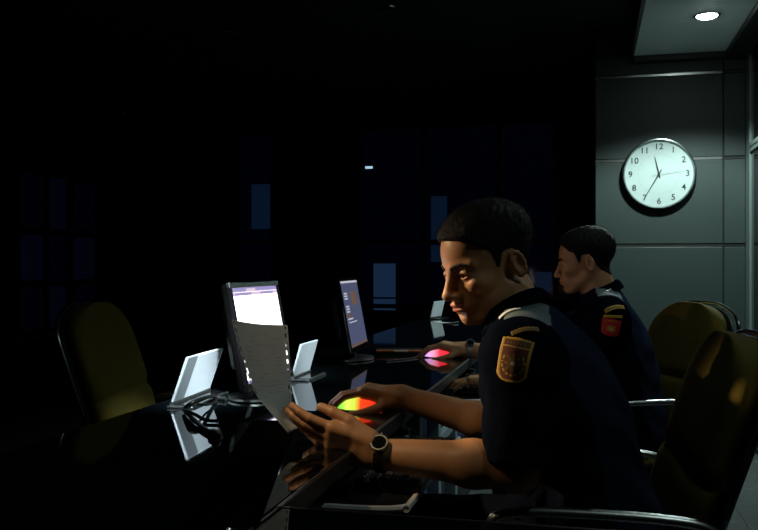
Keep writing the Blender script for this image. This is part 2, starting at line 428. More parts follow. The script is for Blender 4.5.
def hand(nm, ang, L, tail, wd, y, m):
    a = math.radians(ang); d = Vector((math.sin(a), 0, math.cos(a))); s = Vector((d.z, 0, -d.x))
    pts = [-d * tail - s * wd * .7, -d * tail + s * wd * .7, s * wd, d * L + s * wd * .35, d * L - s * wd * .35, -s * wd]
    v = [q + Vector((0, y, 0)) for q in pts] + [q + Vector((0, y - .0012, 0)) for q in pts]; n = 6
    f = [tuple(range(n)), tuple(reversed(range(n, 2 * n)))] + [(i, (i + 1) % n, n + (i + 1) % n, n + i) for i in range(n)]
    raw(nm, v, f, m, clock)
hand('hour_hand', 347, CR * .50, CR * .12, CR * .022, -.031, 'ink')
hand('minute_hand', 210, CR * .74, CR * .14, CR * .018, -.034, 'ink')
hand('second_hand', 82, CR * .66, CR * .2, CR * .006, -.037, 'ink_grey')
lathe('hub', [(.001, .028), (CR * .035, .028), (CR * .035, .039), (.001, .039)], 'ink', clock, 16, 'y')

# ================================================================== TABLE
ZT = .74; XE = -.4246; YC = 1.15; XW = -1.05; YE = 5.5
tb = thing('conference_table', 'long black glass conference table with a near wing and grey steel legs', 'table', (-.73, 3.0, 0))
TB = Vector((-.73, 3.0, 0))
def tslab(nm, lo, hi, m, bev=0.): return slab(nm, Vector(lo) - TB, Vector(hi) - TB, m, tb, bev)
tslab('glass_top', (XW, .42, ZT - .012), (XE - .010, YE, ZT), 'glass_top', .002)
tslab('glass_top', (XE + .002, .42, ZT - .012), (.86, YC - .010, ZT), 'glass_top', .002)
tslab('edge_trim', (XE - .0095, YC - .006, ZT - .03), (XE, YE, ZT + .0006), 'dark_alu', .002)
tslab('edge_trim', (XE + .002, YC - .0095, ZT - .03), (.86, YC, ZT + .0006), 'black_plastic', .002)
tslab('joint_strip', (XE - .0055, .42, ZT - .012), (XE - .002, YC - .01, ZT + .0003), 'wood_dark')
tslab('apron', (XW + .03, .46, ZT - .05), (XE - .02, YE - .03, ZT - .0125), 'table_black')
tslab('apron', (XE - .018, .46, ZT - .05), (.84, YC - .03, ZT - .0125), 'table_black')
XM = -.66
for k in range(4):
    y0 = 2.3 + k * .8
    tslab('modesty_panel', (XM - .015, y0 + .01, .10), (XM, y0 + .79, .66), 'blue_panel')
tslab('modesty_panel', (XM - .015, .7, .10), (XM, 2.29, .66), 'table_black')
for y in (1.35, 2.2, 3.05, 3.45, 3.9, 4.4, 4.9, 5.4):
    tslab('leg', (XM + .02, y - .03, 0), (XM + .07, y + .03, ZT - .05), 'grey_steel', .004)
for y0, y1 in ((2.24, 3.01), (3.49, 3.86), (3.94, 4.36), (4.44, 4.86), (4.94, 5.36)):
    tslab('cross_rail', (XM + .03, y0, .33), (XM + .06, y1, .37), 'grey_steel', .003)
tslab('leg', (XW + .05, .5, 0), (XW + .11, .56, ZT - .05), 'grey_steel', .004)
tslab('leg', (XW + .05, 5.38, 0), (XW + .11, 5.44, ZT - .05), 'grey_steel', .004)
tslab('leg', (.74, .5, 0), (.8, .56, ZT - .05), 'grey_steel', .004)

# keyboard trays and keyboards
def tray_set(y0, lab_t, lab_k):
    t = thing('keyboard_tray', lab_t, 'tray', (-.44, y0, .64), 0, 'pull-out keyboard trays')
    L = .62
    slab('board', (-.12, 0, .010), (.125, L, .022), 'table_black', t, .004)
    tube('front_lip', smooth_path([(-.05, -.004, .016), (.04, -.006, .017), (.10, -.004, .019), (.128, .012, .02), (.133, .05, .02), (.133, L - .05, .02), (.128, L - .01, .02)], 5), .0065, 'tray_lip', t, 8)
    for y in (.05, L - .05): slab('slide_rail', (-.18, y - .012, .022), (.02, y + .012, .05), 'table_black', t, .002)
    k = thing('keyboard', lab_k, 'keyboard', (-.375, y0 + .09, .6625), 0, 'black keyboards on the trays')
    slab('base', (-.075, 0, 0), (.075, .44, .016), 'black_plastic', k, .004)
    bm = bmesh.new(); r = add_box(bm, (0, 0, 0), (.0165, .0165, .008), .002, seg=1)
    k0 = from_bm('key', bm, 'key', k); fst = True
    for r_ in range(6):
        x = .06 - r_ * .0195 - (.006 if r_ == 5 else 0)
        for c in range(21):
            if r_ == 0 and 4 <= c <= 8:
                if c > 4: continue
                o = k0.copy(); COL.objects.link(o); o.scale = (1, 5.6, 1); o.location = (x, .02 + 6 * .0195 + .001, .019); continue
            if c in (15,) : continue
            o = k0 if fst else k0.copy()
            if not fst: COL.objects.link(o)
            fst = False
            o.location = (x, .02 + c * .0195 + .001 + (.004 if c > 15 else 0), .019)
    return t
tray_set(1.45, 'grey pull-out tray with chrome lip in front of the near operator', 'black keyboard on the tray below the near operator')
tray_set(2.67, 'grey pull-out tray with chrome lip in front of the far operator', 'black keyboard under the far operator\'s hand')

# ================================================================== MONITORS
def monitor(loc, rz, label, white):
    t = thing('monitor', label, 'monitor', loc, rz, 'desk monitors')
    W, H, tilt = .335, .272, math.radians(-10.5)
    R = Matrix.Rotation(tilt, 3, 'Y'); zc = .035
    def pt(x, y, z): return R @ Vector((x, y, z)) + Vector((0, 0, zc))
    def part(nm, lo, hi, m, bev=0., par=t):
        lo, hi = Vector(lo), Vector(hi); c = (lo + hi) / 2
        bm = bmesh.new(); add_box(bm, (0, 0, 0), hi - lo, bev); bmesh.ops.translate(bm, vec=c, verts=bm.verts)
        bmesh.ops.rotate(bm, cent=(0, 0, 0), matrix=R, verts=bm.verts); bmesh.ops.translate(bm, vec=(0, 0, zc), verts=bm.verts)
        return from_bm(nm, bm, m, par, False)
    hs = part('housing', (-.022, -W / 2, 0), (-.004, W / 2, H), 'matte_black', .008)
    part('back_bulge', (-.06, -W * .33, H * .2), (-.021, W * .33, H * .8), 'black_plastic', .015)
    b = .014
    part('bezel', (-.006, -W / 2, H - b), (.004, W / 2, H), 'alu' if white else 'gloss_black', .002)
    part('bezel', (-.006, -W / 2, 0), (.004, W / 2, b + .006), 'gloss_black', .002)
    part('bezel', (-.006, -W / 2, b), (.004, -W / 2 + b, H - b), 'gloss_black', .002)
    part('bezel', (-.006, W / 2 - b, b), (.004, W / 2, H - b), 'gloss_black', .002)
    y0, y1, z0, z1 = -W / 2 + b, W / 2 - b, b + .006, H - b
    v, f, mi = [], [], []
    def q(a, b_, c, d, m, x):
        i = len(v); v.extend([pt(x, y0 + (y1 - y0) * a, z0 + (z1 - z0) * c), pt(x, y0 + (y1 - y0) * b_, z0 + (z1 - z0) * c), pt(x, y0 + (y1 - y0) * b_, z0 + (z1 - z0) * d), pt(x, y0 + (y1 - y0) * a, z0 + (z1 - z0) * d)])
        f.append((i, i + 1, i + 2, i + 3)); mi.append(m)
    if white:
        ms = ['screen_white', 'screen_bar', 'screen_bar2', 'screen_line']
        q(0, 1, 0, 1, 0, 0); q(0, 1, .955, 1, 1, .0004); q(0, 1, .915, .953, 2, .0004); q(.05, .4, .92, .945, 1, .0006)
        q(.3, .5, .958, .99, 2, .0006); q(.6, .9, .92, .945, 1, .0006)
        for z in (.83, .79, .75, .70, .62, .56): q(.04, .96, z, z + .004, 3, .0004)
        q(0, 1, 0, .03, 1, .0004); q(.92, 1, .03, .08, 2, .0004)
    else:
        ms = ['screen_slate', 'screen_text', 'screen_brown']
        q(0, 1, 0, 1, 0, 0); q(0, 1, .97, 1, 1, .0004)
        for z in (.80, .76, .72, .60, .56, .52, .41): q(.12, .3 if z > .5 else .4, z, z + .022, 1, .0004)
        q(.5, .8, .62, .84, 2, .0004); q(.14, .3, .44, .5, 2, .0004); q(.14, .6, .36, .375, 1, .0004)
        q(0, 1, 0, .03, 2, .0004)
    raw('screen', v, f, ms, t, False, mi)
    # neck and oval base
    tube('neck', [(-.035, 0, .008), (-.05, 0, .05), (-.06, 0, .12)], [.022, .02, .02], 'black_plastic', t, 12, sx=1.4)
    prof = [(.001, 0), (.088, 0), (.09, .004), (.085, .009), (.03, .014), (.001, .014)]
    o = lathe('base', prof, 'black_plastic', t, 40); o.scale = (.85, 1.15, 1); o.location = (-.03, 0, 0)
    o = lathe('base_rim', [(.089, .002), (.094, .003), (.0935, .008), (.088, .0085), (.089, .002)], 'alu', t, 40); o.scale = (.85, 1.15, 1); o.location = (-.03, 0, 0)
    return t
monitor((-.805, 2.095, ZT), 0, 'black desk monitor with a bright white screen behind the held sheet', True)
monitor((-.815, 3.03, ZT), math.radians(4), 'black desk monitor with a dim slate-blue screen, farther one', False)

# ================================================================== FLIP-UP PORT LIDS
def lid(px0, py0, px1, py1, h, lean, label, strip):
    a, b_ = at_z(px0, py0, ZT), at_z(px1, py1, ZT); L = (b_ - a).length; d = (b_ - a).normalized()
    t = thing('flip_up_port', label, 'port lid', a, math.atan2(d.y, d.x) - math.pi / 2, 'flip-up table ports')
    R = Matrix.Rotation(lean, 3, 'Y')
    def plate(nm, y0, y1, m, x0=-.003, x1=.003):
        bm = bmesh.new(); add_box(bm, ((x0 + x1) / 2, (y0 + y1) / 2, h / 2), (x1 - x0, y1 - y0, h), .001, seg=1)
        bmesh.ops.rotate(bm, cent=(0, 0, 0), matrix=R, verts=bm.verts); bmesh.ops.translate(bm, vec=(0, 0, .014), verts=bm.verts)
        return from_bm(nm, bm, m, t)
    plate('lid', 0, L, 'lid_white')
    if strip: plate('shadow_strip', 0, L * strip, 'lid_shadow', -.0034, .0036)  # shadow along the lid's edge, put in as a grey plate
    slab('port_frame', (-.012, -.006, 0), (.055, L + .006, .006), 'alu', t, .002)
    slab('port_well', (-.004, .006, .006), (.048, L - .006, .0075), 'gloss_black', t)
    tube('hinge', [(0, 0, .010), (0, L, .010)], .006, 'alu', t, 10)
    return t
lid(172, 408, 209, 393, .116, .34, 'white flip-up table port lid with painted shadow strip beside coiled cables', .26)
lid(292, 381, 309, 374, .10, .28, 'white flip-up table port lid just behind the bright monitor', 0)
lid(430.5, 319.5, 441, 317.8, .105, .24, 'small white flip-up table port lid at far end of table', 0)
# cables
def cable(pts, r, label, plug=False):
    P = [at_z(x, y, ZT + z) for x, y, z in pts]
    t = thing('cable', label, 'cable', P[0]); P = [q - P[0] for q in P]
    tube('cord', smooth_path(P, 7), r, 'cable', t, 8)
    if plug:
        d = (P[-1] - P[-2]).normalized(); tube('plug', [P[-1] - d * .004, P[-1] + d * .006, P[-1] + d * .03, P[-1] + d * .034], [.006, .011, .011, .006], 'cable', t, 10)
cable([(184, 409, .008), (190, 404, .03), (201, 399, .035), (213, 396, .014), (220, 398, .006), (226, 399, .006)], .005, 'thick black cable arching out of the left table port')
cable([(185, 411, .008), (192, 418, .008), (202, 427, .006), (212, 433, .006)], .005, 'black cable with plug lying in front of left port', True)
cable([(184, 410, .010), (194, 414, .016), (206, 420, .006), (219, 421, .005)], .004, 'middle thin black cable running from the left port')
cable([(186, 408, .012), (197, 404, .022), (206, 405, .01), (217, 402, .005)], .0028, 'thinnest black cable looping beside the left port')
# folder and pen on the table near the far operator
q0, q1 = at_z(376, 355, ZT), at_z(424, 355, ZT)
fo = thing('folder', 'flat black folder with orange-brown spine and cream label on table', 'folder', (q0 + q1) / 2, math.atan2((q1 - q0).y, (q1 - q0).x))
L = (q1 - q0).length
slab('cover', (-L / 2, 0, 0), (L / 2, .14, .014), 'black_plastic', fo, .002)
slab('spine', (-L / 2, -.004, .012), (L / 2, .02, .018), 'folder', fo, .002)
slab('spine_label', (-L * .12, -.0045, .0125), (L * .17, .012, .0186), 'cream', fo)
q0, q1 = at_z(434, 322.5, ZT), at_z(457, 323.5, ZT)
pn = thing('note_sheet', 'small white sheet lying flat at far end of table', 'paper', (q0 + q1) / 2, math.atan2((q1 - q0).y, (q1 - q0).x))
L = (q1 - q0).length
v = []; f = []
for i in range(9):
    for j in range(5): v.append((-L / 2 + L * i / 8, j * .014 - .028, .002 + .008 * (i / 8 - .5) ** 2 * 4))
for i in range(8):
    for j in range(4): f.append((i * 5 + j, i * 5 + 5 + j, i * 5 + 6 + j, i * 5 + 1 + j))
o = raw('leaf', v, f, 'paper_white', pn, True); md = o.modifiers.new('s', 'SOLIDIFY'); md.thickness = .001
bm_ = box('reflection_blocker', (0, 0, 0), (.10, .76, .0024), 'blocker_black', None, .001); bm_.location = (-.573, 1.408, ZT + .0012); bm_.rotation_euler.z = math.radians(15.5); tag(bm_, 'added matte black strip hiding the monitor reflection on the glass', 'reflection blocker')  # added strip, blocks the bright screen's reflection in the glass
# glint on the glazed front: a reflection built as a small glowing block
q = at_y(369, 167.5, YF - .02)
t = thing('painted_glint', 'tiny pale blue painted glint high on the dark glazed front', 'glint', q)
slab('glint_back', (-.045, 0, -.02), (.045, .02, .02), 'black_plastic', t, .003)
slab('glint_face', (-.035, -.003, -.011), (.035, 0, .011), 'glint_blue', t)

# ================================================================== CHAIRS
def make_chair(label, loc, rz, zs=1.0, grp='olive office chairs'):
    """local: the sitter faces -X; the seat centre is the origin on the floor"""
    t = thing('office_chair', label, 'chair', loc, rz, grp)
    def pad(nm, cols, m, th):  # cols: rows of (x, z, halfwidth, bulge) swept along y
        v, f = [], []; ny = 13
        rows_ = []
        for side in (0, 1):
            for (x, z, hw, nxv, nzv) in cols:
                rr = []
                for j in range(ny):
                    s = -1 + 2 * j / (ny - 1); e = (1 - abs(s) ** 3.2) ** .45 if abs(s) < 1 else 0
                    curve = .02 * s * s
                    off = (th * .5 * e) * (1 if side == 0 else -1)
                    rr.append(len(v)); v.append((x + nxv * off + curve * nxv * -1 * -1, s * hw, z + nzv * off))
                rows_.append(rr)
        n = len(cols)
        for s in range(2):
            for i in range(n - 1):
                a, b_ = rows_[s * n + i], rows_[s * n + i + 1]
                for j in range(ny - 1):
                    f.append((a[j], a[j + 1], b_[j + 1], b_[j]) if s else (a[j], b_[j], b_[j + 1], a[j + 1]))
        for i in (0, n - 1):
            a, b_ = rows_[i], rows_[n + i]
            for j in range(ny - 1): f.append((a[j], a[j + 1], b_[j + 1], b_[j]))
        bm = bmesh.new(); bv = [bm.verts.new(x) for x in v]
        for q_ in f:
            try: bm.faces.new([bv[i] for i in q_])
            except ValueError: pass
        bmesh.ops.remove_doubles(bm, verts=bm.verts, dist=1e-5)
        o = from_bm(nm, bm, m, t, True)
        sb = o.modifiers.new('sub', 'SUBSURF'); sb.levels = 1; sb.render_levels = 2
        return o
    # backrest profile: leaning back, rounded head
    def brow(k, thick_scale=1.):
        z = .47 + k * .50; x = .20 + .13 * k + .03 * k * k
        hw = .215 + .03 * math.sin(k * 2.4); 
        if k > .78: hw *= math.sqrt(max(0, 1 - ((k - .78) / .225) ** 2.4)) * .93 + .07
        return x, z, hw
    ks = [0, .06, .2, .36, .44, .47, .50, .58, .70, .78, .84, .90, .95, .985, 1.0]
    cols_ = []
    for k in ks:
        x, z, hw = brow(k); dent = .012 if abs(k - .47) < .005 else 0
        cols_.append((x + dent, z, hw - dent, -.96, .28))
    pad('backrest', cols_, 'olive', .075)
    cols2 = []
    for k in ks:
        x, z, hw = brow(k); cols2.append((x + .035, z - .008, hw * .98, -.96, .28))
    pad('back_shell', cols2, 'black_plastic', .03)
    edge = []
    for s, kk in ((-1, ks), (1, list(reversed(ks)))):
        for k in kk:
            x, z, hw = brow(k); edge.append((x + .022, s * (hw + .002), z + .002))
    tube('edge_trim', smooth_path(edge, 2), .0065, 'chrome', t, 8)
    pad('seat', [(.22, .44, .20, 0, 1), (.20, .445, .225, 0, 1), (.05, .455, .245, 0, 1), (-.12, .455, .245, 0, 1), (-.22, .445, .235, 0, 1), (-.25, .43, .21, 0, 1)], 'olive', .075)
    slab('seat_pan', (-.2, -.2, .385), (.2, .2, .412), 'black_plastic', t, .01)
    slab('back_bracket', (.17, -.04, .37), (.29, .04, .39), 'black_plastic', t, .006)
    tube('back_upright', [(.25, 0, .38), (.252, 0, .46), (.268, 0, .58)], .02, 'black_plastic', t, 10, sx=1.5)
    for s in (-1, 1):
        y = s * .275
        ar = tube('arm', smooth_path([(.30, s * .235, .585), (.285, y, .60), (.245, y, .645), (.18, y, .66), (.02, y, .665), (-.10, y, .66), (-.135, y, .635), (-.12, y, .56), (-.05, y, .43), (0, s * .2, .395)], 5), .0078, 'arm_metal', t, 10, sx=1.0, sy=1.35)
    tube('gas_column', [(0, 0, .08), (0, 0, .25), (0, 0, .251), (0, 0, .39)], [.028, .028, .018, .018], 'chrome', t, 16)
    lathe('base_hub', [(.001, .07), (.04, .07), (.045, .10), (.03, .125), (.001, .125)], 'black_plastic', t, 20)
    for k in range(5):
        a = 2 * math.pi * k / 5 + .3; d = Vector((math.cos(a), math.sin(a), 0))
        lg = tube('base_leg', [d * .03 + Vector((0, 0, .10)), d * .17 + Vector((0, 0, .09)), d * .29 + Vector((0, 0, .07))], [.022, .018, .013], 'chrome', t, 8, sx=1.2)
        c = d * .29; n_ = Vector((-d.y, d.x, 0))
        tube('caster', [c - n_ * .024 + Vector((0, 0, .028)), c - n_ * .008 + Vector((0, 0, .028)), c + n_ * .008 + Vector((0, 0, .028)), c + n_ * .024 + Vector((0, 0, .028))], [.027, .027, .027, .027], 'black_plastic', lg, 14)
    t.scale = (1, 1, zs)
    return t
make_chair('olive fabric office chair with chrome arms under the near operator', (-.055, 1.81, 0), math.radians(4), .975)
make_chair('olive fabric office chair with chrome-edged back behind the far operator', (.06, 3.06, 0), math.radians(26), .98)
make_chair('olive fabric office chair standing empty across the table at left', (-1.105, 2.34, 0), math.radians(192))

# ================================================================== SDF MODELLER (people)
def ax(R): return np.array(R, float)
def pell(c, r, R=None, k=.01, s=1): return ('e', np.array(c, float), np.array(r, float), np.eye(3) if R is None else np.array(R, float), k, s, max(r))
def pcone(a, b, ra, rb, k=.01, s=1, cut=False):
    a, b = np.array(a, float), np.array(b, float)
    return ('c', a, b, (ra, rb, cut), k, s, np.linalg.norm(b - a) / 2 + max(ra, rb))
def pbox(c, h, R, rd, k=.01, s=1): return ('b', np.array(c, float), np.array(h, float), (np.array(R, float), rd), k, s, float(np.linalg.norm(h)) + rd)
def pcen(p): return (p[1] + p[2]) / 2 if p[0] == 'c' else p[1]
def pval(p, P):
    if p[0] == 'e':
        q = (P - p[1]) @ p[3].T / p[2]; k0 = np.linalg.norm(q, axis=1); k1 = np.linalg.norm(q / p[2], axis=1)
        return np.where(k1 > 1e-9, k0 * (k0 - 1) / np.maximum(k1, 1e-9), -p[2].min())
    if p[0] == 'c':
        ab = p[2] - p[1]; L2 = ab @ ab; tt = (P - p[1]) @ ab / L2; t = np.clip(tt, 0, 1); ra, rb, cut = p[3]
        d = np.linalg.norm(P - p[1] - t[:, None] * ab, axis=1) - (ra + t * (rb - ra))
        if cut: d = np.maximum(d, (tt - 1) * math.sqrt(L2))
        return d
    q = np.abs((P - p[1]) @ p[3][0].T) - p[2]
    return np.linalg.norm(np.maximum(q, 0), axis=1) + np.minimum(q.max(axis=1), 0) - p[3][1]
def smin(a, b, k):
    if k <= 0: return np.minimum(a, b)
    h = np.maximum(k - np.abs(a - b), 0) / k
    return np.minimum(a, b) - h * h * k * .25
class Field:
    """smooth union / subtraction of simple solids"""
    def __init__(s, prims):
        s.p = prims; s.c = np.array([pcen(p) for p in prims]); s.r = np.array([p[6] + p[4] for p in prims]); s.pos = np.array([p[5] > 0 for p in prims])
    def __call__(s, P):
        a, b = P.min(axis=0), P.max(axis=0); e = b - a; rr = math.sqrt(e @ e) / 2
        near = ((s.c - (a + b) / 2) ** 2).sum(1) < (s.r + rr + .03) ** 2
        d = np.full(len(P), .35)
        for i in np.flatnonzero(near):
            p = s.p[i]; v = pval(p, P)
            d = smin(d, v, p[4]) if p[5] > 0 else -smin(-d, v, p[4])
        return d
    def reach(s, X, m):
        """which points of X lie within m of any solid's bounding ball"""
        out = np.zeros(len(X), bool)
        for c, r, q in zip(s.c, s.r, s.pos):
            if q: out |= ((X - c) ** 2).sum(1) < (r + m) ** 2
        return out
def sdf(prims, P): return (prims if isinstance(prims, Field) else Field(prims))(P)
def sdf_mesh(fn, lo, hi, h, field=None):
    B = 16; lo = np.array(lo, float); hi = np.array(hi, float)
    nb = np.ceil((hi - lo) / (h * B)).astype(int); N = nb * B + 2
    g = np.arange(B + 1); G = np.stack(np.meshgrid(g, g, g, indexing='ij'), -1).reshape(-1, 3)
    probe = np.array([[a, b, c] for a in (3, 13) for b in (3, 13) for c in (3, 13)] + [[8, 8, 8]], float)
    def gid(ijk): return (ijk[:, 0] * N[1] + ijk[:, 1]) * N[2] + ijk[:, 2]
    cid, cv, quads = [], [], []
    corners = np.array([[a, b, c] for a in (0, 1) for b in (0, 1) for c in (0, 1)])
    edges = [(i, j) for i in range(8) for j in range(i + 1, 8) if np.abs(corners[i] - corners[j]).sum() == 1]
    blocks = np.stack(np.meshgrid(*[np.arange(k) for k in nb], indexing='ij'), -1).reshape(-1, 3)
    if field is not None: blocks = blocks[field.reach(lo + (blocks + .5) * B * h, h * B * .9 + .02)]
    for blk in blocks:
        if True:
            if True:
                base = blk * B; o = lo + base * h
                pv = fn(o + probe * h)
                if np.abs(pv).min() > h * 9: continue
                D = fn(o + G * h).reshape(B + 1, B + 1, B + 1)
                if D.min() > 0 or D.max() < 0: continue
                C = [D[a:B + a, b:B + b, c:B + c] for a, b, c in corners]
                S = np.stack([x < 0 for x in C]); n = S.sum(0); act = np.argwhere((n > 0) & (n < 8))
                if len(act):
                    vals = np.stack([x[act[:, 0], act[:, 1], act[:, 2]] for x in C], 1); acc = np.zeros((len(act), 3)); cnt = np.zeros(len(act))
                    for i, j in edges:
                        a, b = vals[:, i], vals[:, j]; m = (a < 0) != (b < 0)
                        t = np.where(m, a / np.where(m, a - b, 1), 0)
                        acc += np.where(m[:, None], corners[i] + t[:, None] * (corners[j] - corners[i]), 0); cnt += m
                    cid.append(gid(act + base + 1)); cv.append(o + (act + acc / cnt[:, None]) * h)
                I = D < 0
                for axn in range(3):
                    sl0 = [slice(0, B)] * 3; sl1 = [slice(0, B)] * 3; sl1[axn] = slice(1, B + 1)
                    a, b = I[tuple(sl0)], I[tuple(sl1)]; e = np.argwhere(a != b)
                    if not len(e): continue
                    fl_ = a[e[:, 0], e[:, 1], e[:, 2]]; u, w_ = np.eye(3, dtype=int)[(axn + 1) % 3], np.eye(3, dtype=int)[(axn + 2) % 3]
                    E = e + base + 1
                    q = np.stack([gid(E - u - w_), gid(E - w_), gid(E), gid(E - u)], 1)
                    q[~fl_] = q[~fl_][:, ::-1]; quads.append(q)
    cid = np.concatenate(cid); cv = np.concatenate(cv); Q = np.concatenate(quads)
    order = np.argsort(cid); cid = cid[order]; cv = cv[order]
    idx = np.searchsorted(cid, Q); idx = np.clip(idx, 0, len(cid) - 1)
    ok = (cid[idx] == Q).all(axis=1)
    return cv, idx[ok]
def np_mesh(name, V, Fc, mats, parent, base):
    me = bpy.data.meshes.new(name); V = V - np.array(base)
    me.vertices.add(len(V)); me.vertices.foreach_set('co', V.astype(np.float32).ravel())
    me.loops.add(len(Fc) * 4); me.loops.foreach_set('vertex_index', Fc.astype(np.int32).ravel())
    me.polygons.add(len(Fc)); me.polygons.foreach_set('loop_start', np.arange(0, len(Fc) * 4, 4, dtype=np.int32))
    me.polygons.foreach_set('use_smooth', np.ones(len(Fc), bool)); me.update(calc_edges=True); me.validate()
    o = link(name, me, parent)
    for m in mats: me.materials.append(MATS[m])
    return o

def unit(v): v = np.array(v, float); return v / np.linalg.norm(v)
class Head:
    """local axes f (face), l (left), u (up); origin between the ears"""
    def __init__(s, loc, yaw, pitch, roll=0., sc=1.03):
        f0 = np.array([-math.cos(yaw), -math.sin(yaw), 0]); u0 = np.array([0, 0, 1.]); l0 = np.cross(u0, f0)
        f = f0 * math.cos(pitch) + u0 * math.sin(pitch); u = -f0 * math.sin(pitch) + u0 * math.cos(pitch)
        l = l0 * math.cos(roll) + u * math.sin(roll); u = np.cross(f, l)
        s.R = np.stack([f, l, u]); s.loc = np.array(loc, float); s.sc = sc
    def W(s, p): return s.loc + (np.array(p, float) * s.sc) @ s.R
    def L(s, P): return ((P - s.loc) @ s.R.T) / s.sc
    def ell(s, c, r, k=.01, sg=1, rot=None):
        R = s.R if rot is None else np.array(rot) @ s.R
        return pell(s.W(c), np.array(r) * s.sc, R, k * s.sc, sg)
    def cap(s, a, b, ra, rb, k=.01, sg=1): return pcone(s.W(a), s.W(b), ra * s.sc, rb * s.sc, k * s.sc, sg)
    def skull(s):
        return [s.ell((-.014, 0, .054), (.098, .075, .078)), s.ell((.022, 0, .04), (.066, .064, .062), .03),
                s.ell((.03, 0, -.018), (.058, .061, .066), .025), s.ell((.032, 0, -.058), (.052, .049, .036), .02)]
    def prims(s):
        P = s.skull()
        P += [s.ell((.076, 0, -.084), (.016, .021, .014), .018)]
        for g in (1, -1):
            P += [s.cap((.0, g * .052, -.04), (.062, g * .024, -.084), .014, .012, .02), s.ell((.058, g * .047, -.012), (.024, .018, .016), .02),
                  s.cap((.083, g * .012, .028), (.067, g * .050, .029), .009, .008, .014)]
        P += [s.ell((.08, 0, -.05), (.021, .03, .026), .018)]
        for g in (1, -1): P += [s.ell((.095, g * .033, .012), (.021, .020, .0125), .014, -1)]
        P += [s.cap((.0875, 0, .020), (.110, 0, -.021), .0085, .0105, .012), s.ell((.1105, 0, -.0245), (.0125, .0125, .0105), .006)]
        for g in (1, -1):
            P += [s.ell((.098, g * .0145, -.0275), (.012, .0085, .0085), .005), s.ell((.101, g * .008, -.0365), (.006, .004, .004), .003, -1)]
        # eyelids with an almond opening
        for g in (1, -1):
            P += [s.ell((.0745, g * .0325, .0115), (.0142, .0165, .0135), .007), s.ell((.088, g * .0325, .0095), (.018, .0132, .0046), .0012, -1)]
        P += [s.ell((.0975, 0, -.0465), (.0085, .0225, .0058), .004), s.ell((.096, 0, -.0575), (.009, .0195, .0066), .004), s.ell((.108, 0, -.052), (.012, .024, .0013), .002, -1),
              s.ell((.107, 0, -.039), (.004, .003, .007), .004, -1), s.ell((.098, 0, -.069), (.008, .018, .005), .008, -1)]
        for g in (1, -1):
            c_, s_ = math.cos(.36), math.sin(.36); a = np.array([-c_, g * s_, 0]); nn = np.array([s_, g * c_, 0]); uu = np.array([.10, 0, .995])
            rot = np.stack([a, nn, np.cross(a, nn) * 1.0]); cc = np.array([-.021, g * .0765, .003])
            P += [s.ell(cc, (.0145, .0046, .0255), .006, 1, rot), s.ell(cc + a * -.006, (.009, .008, .016), .01, 1, rot)]
            pts = [cc + a * (.014 * math.cos(w_)) + uu * (.0255 * math.sin(w_)) + nn * .003 for w_ in [math.radians(d) for d in (150, 120, 90, 60, 30, 0, -30, -58)]]
            for p, q in zip(pts[:-1], pts[1:]): P += [s.cap(p, q, .0034, .0034, .003)]
            P += [s.ell(cc - uu * .022, (.008, .005, .008), .005), s.ell(cc + nn * .007 + a * .001, (.008, .0062, .0145), .003, -1), s.ell(cc - a * .0095 + nn * .003 - uu * .004, (.004, .004, .006), .003)]
        return P
    def lip(s, V):
        q = s.L(V); a = np.exp(-(((q[:, 1]) / .023) ** 4 + ((q[:, 2] + .052) / .0105) ** 4)) * (q[:, 0] > .085)
        return a
HAIRLINE_F = np.array([-.13, -.095, -.075, -.05, -.034, -.02, .006, .016, .022, .032, .05, .068, .085, .12])
HAIRLINE_U = np.array([-.065, -.06, -.045, -.025, .004, .036, .034, .004, .008, .047, .056, .078, .089, .09])
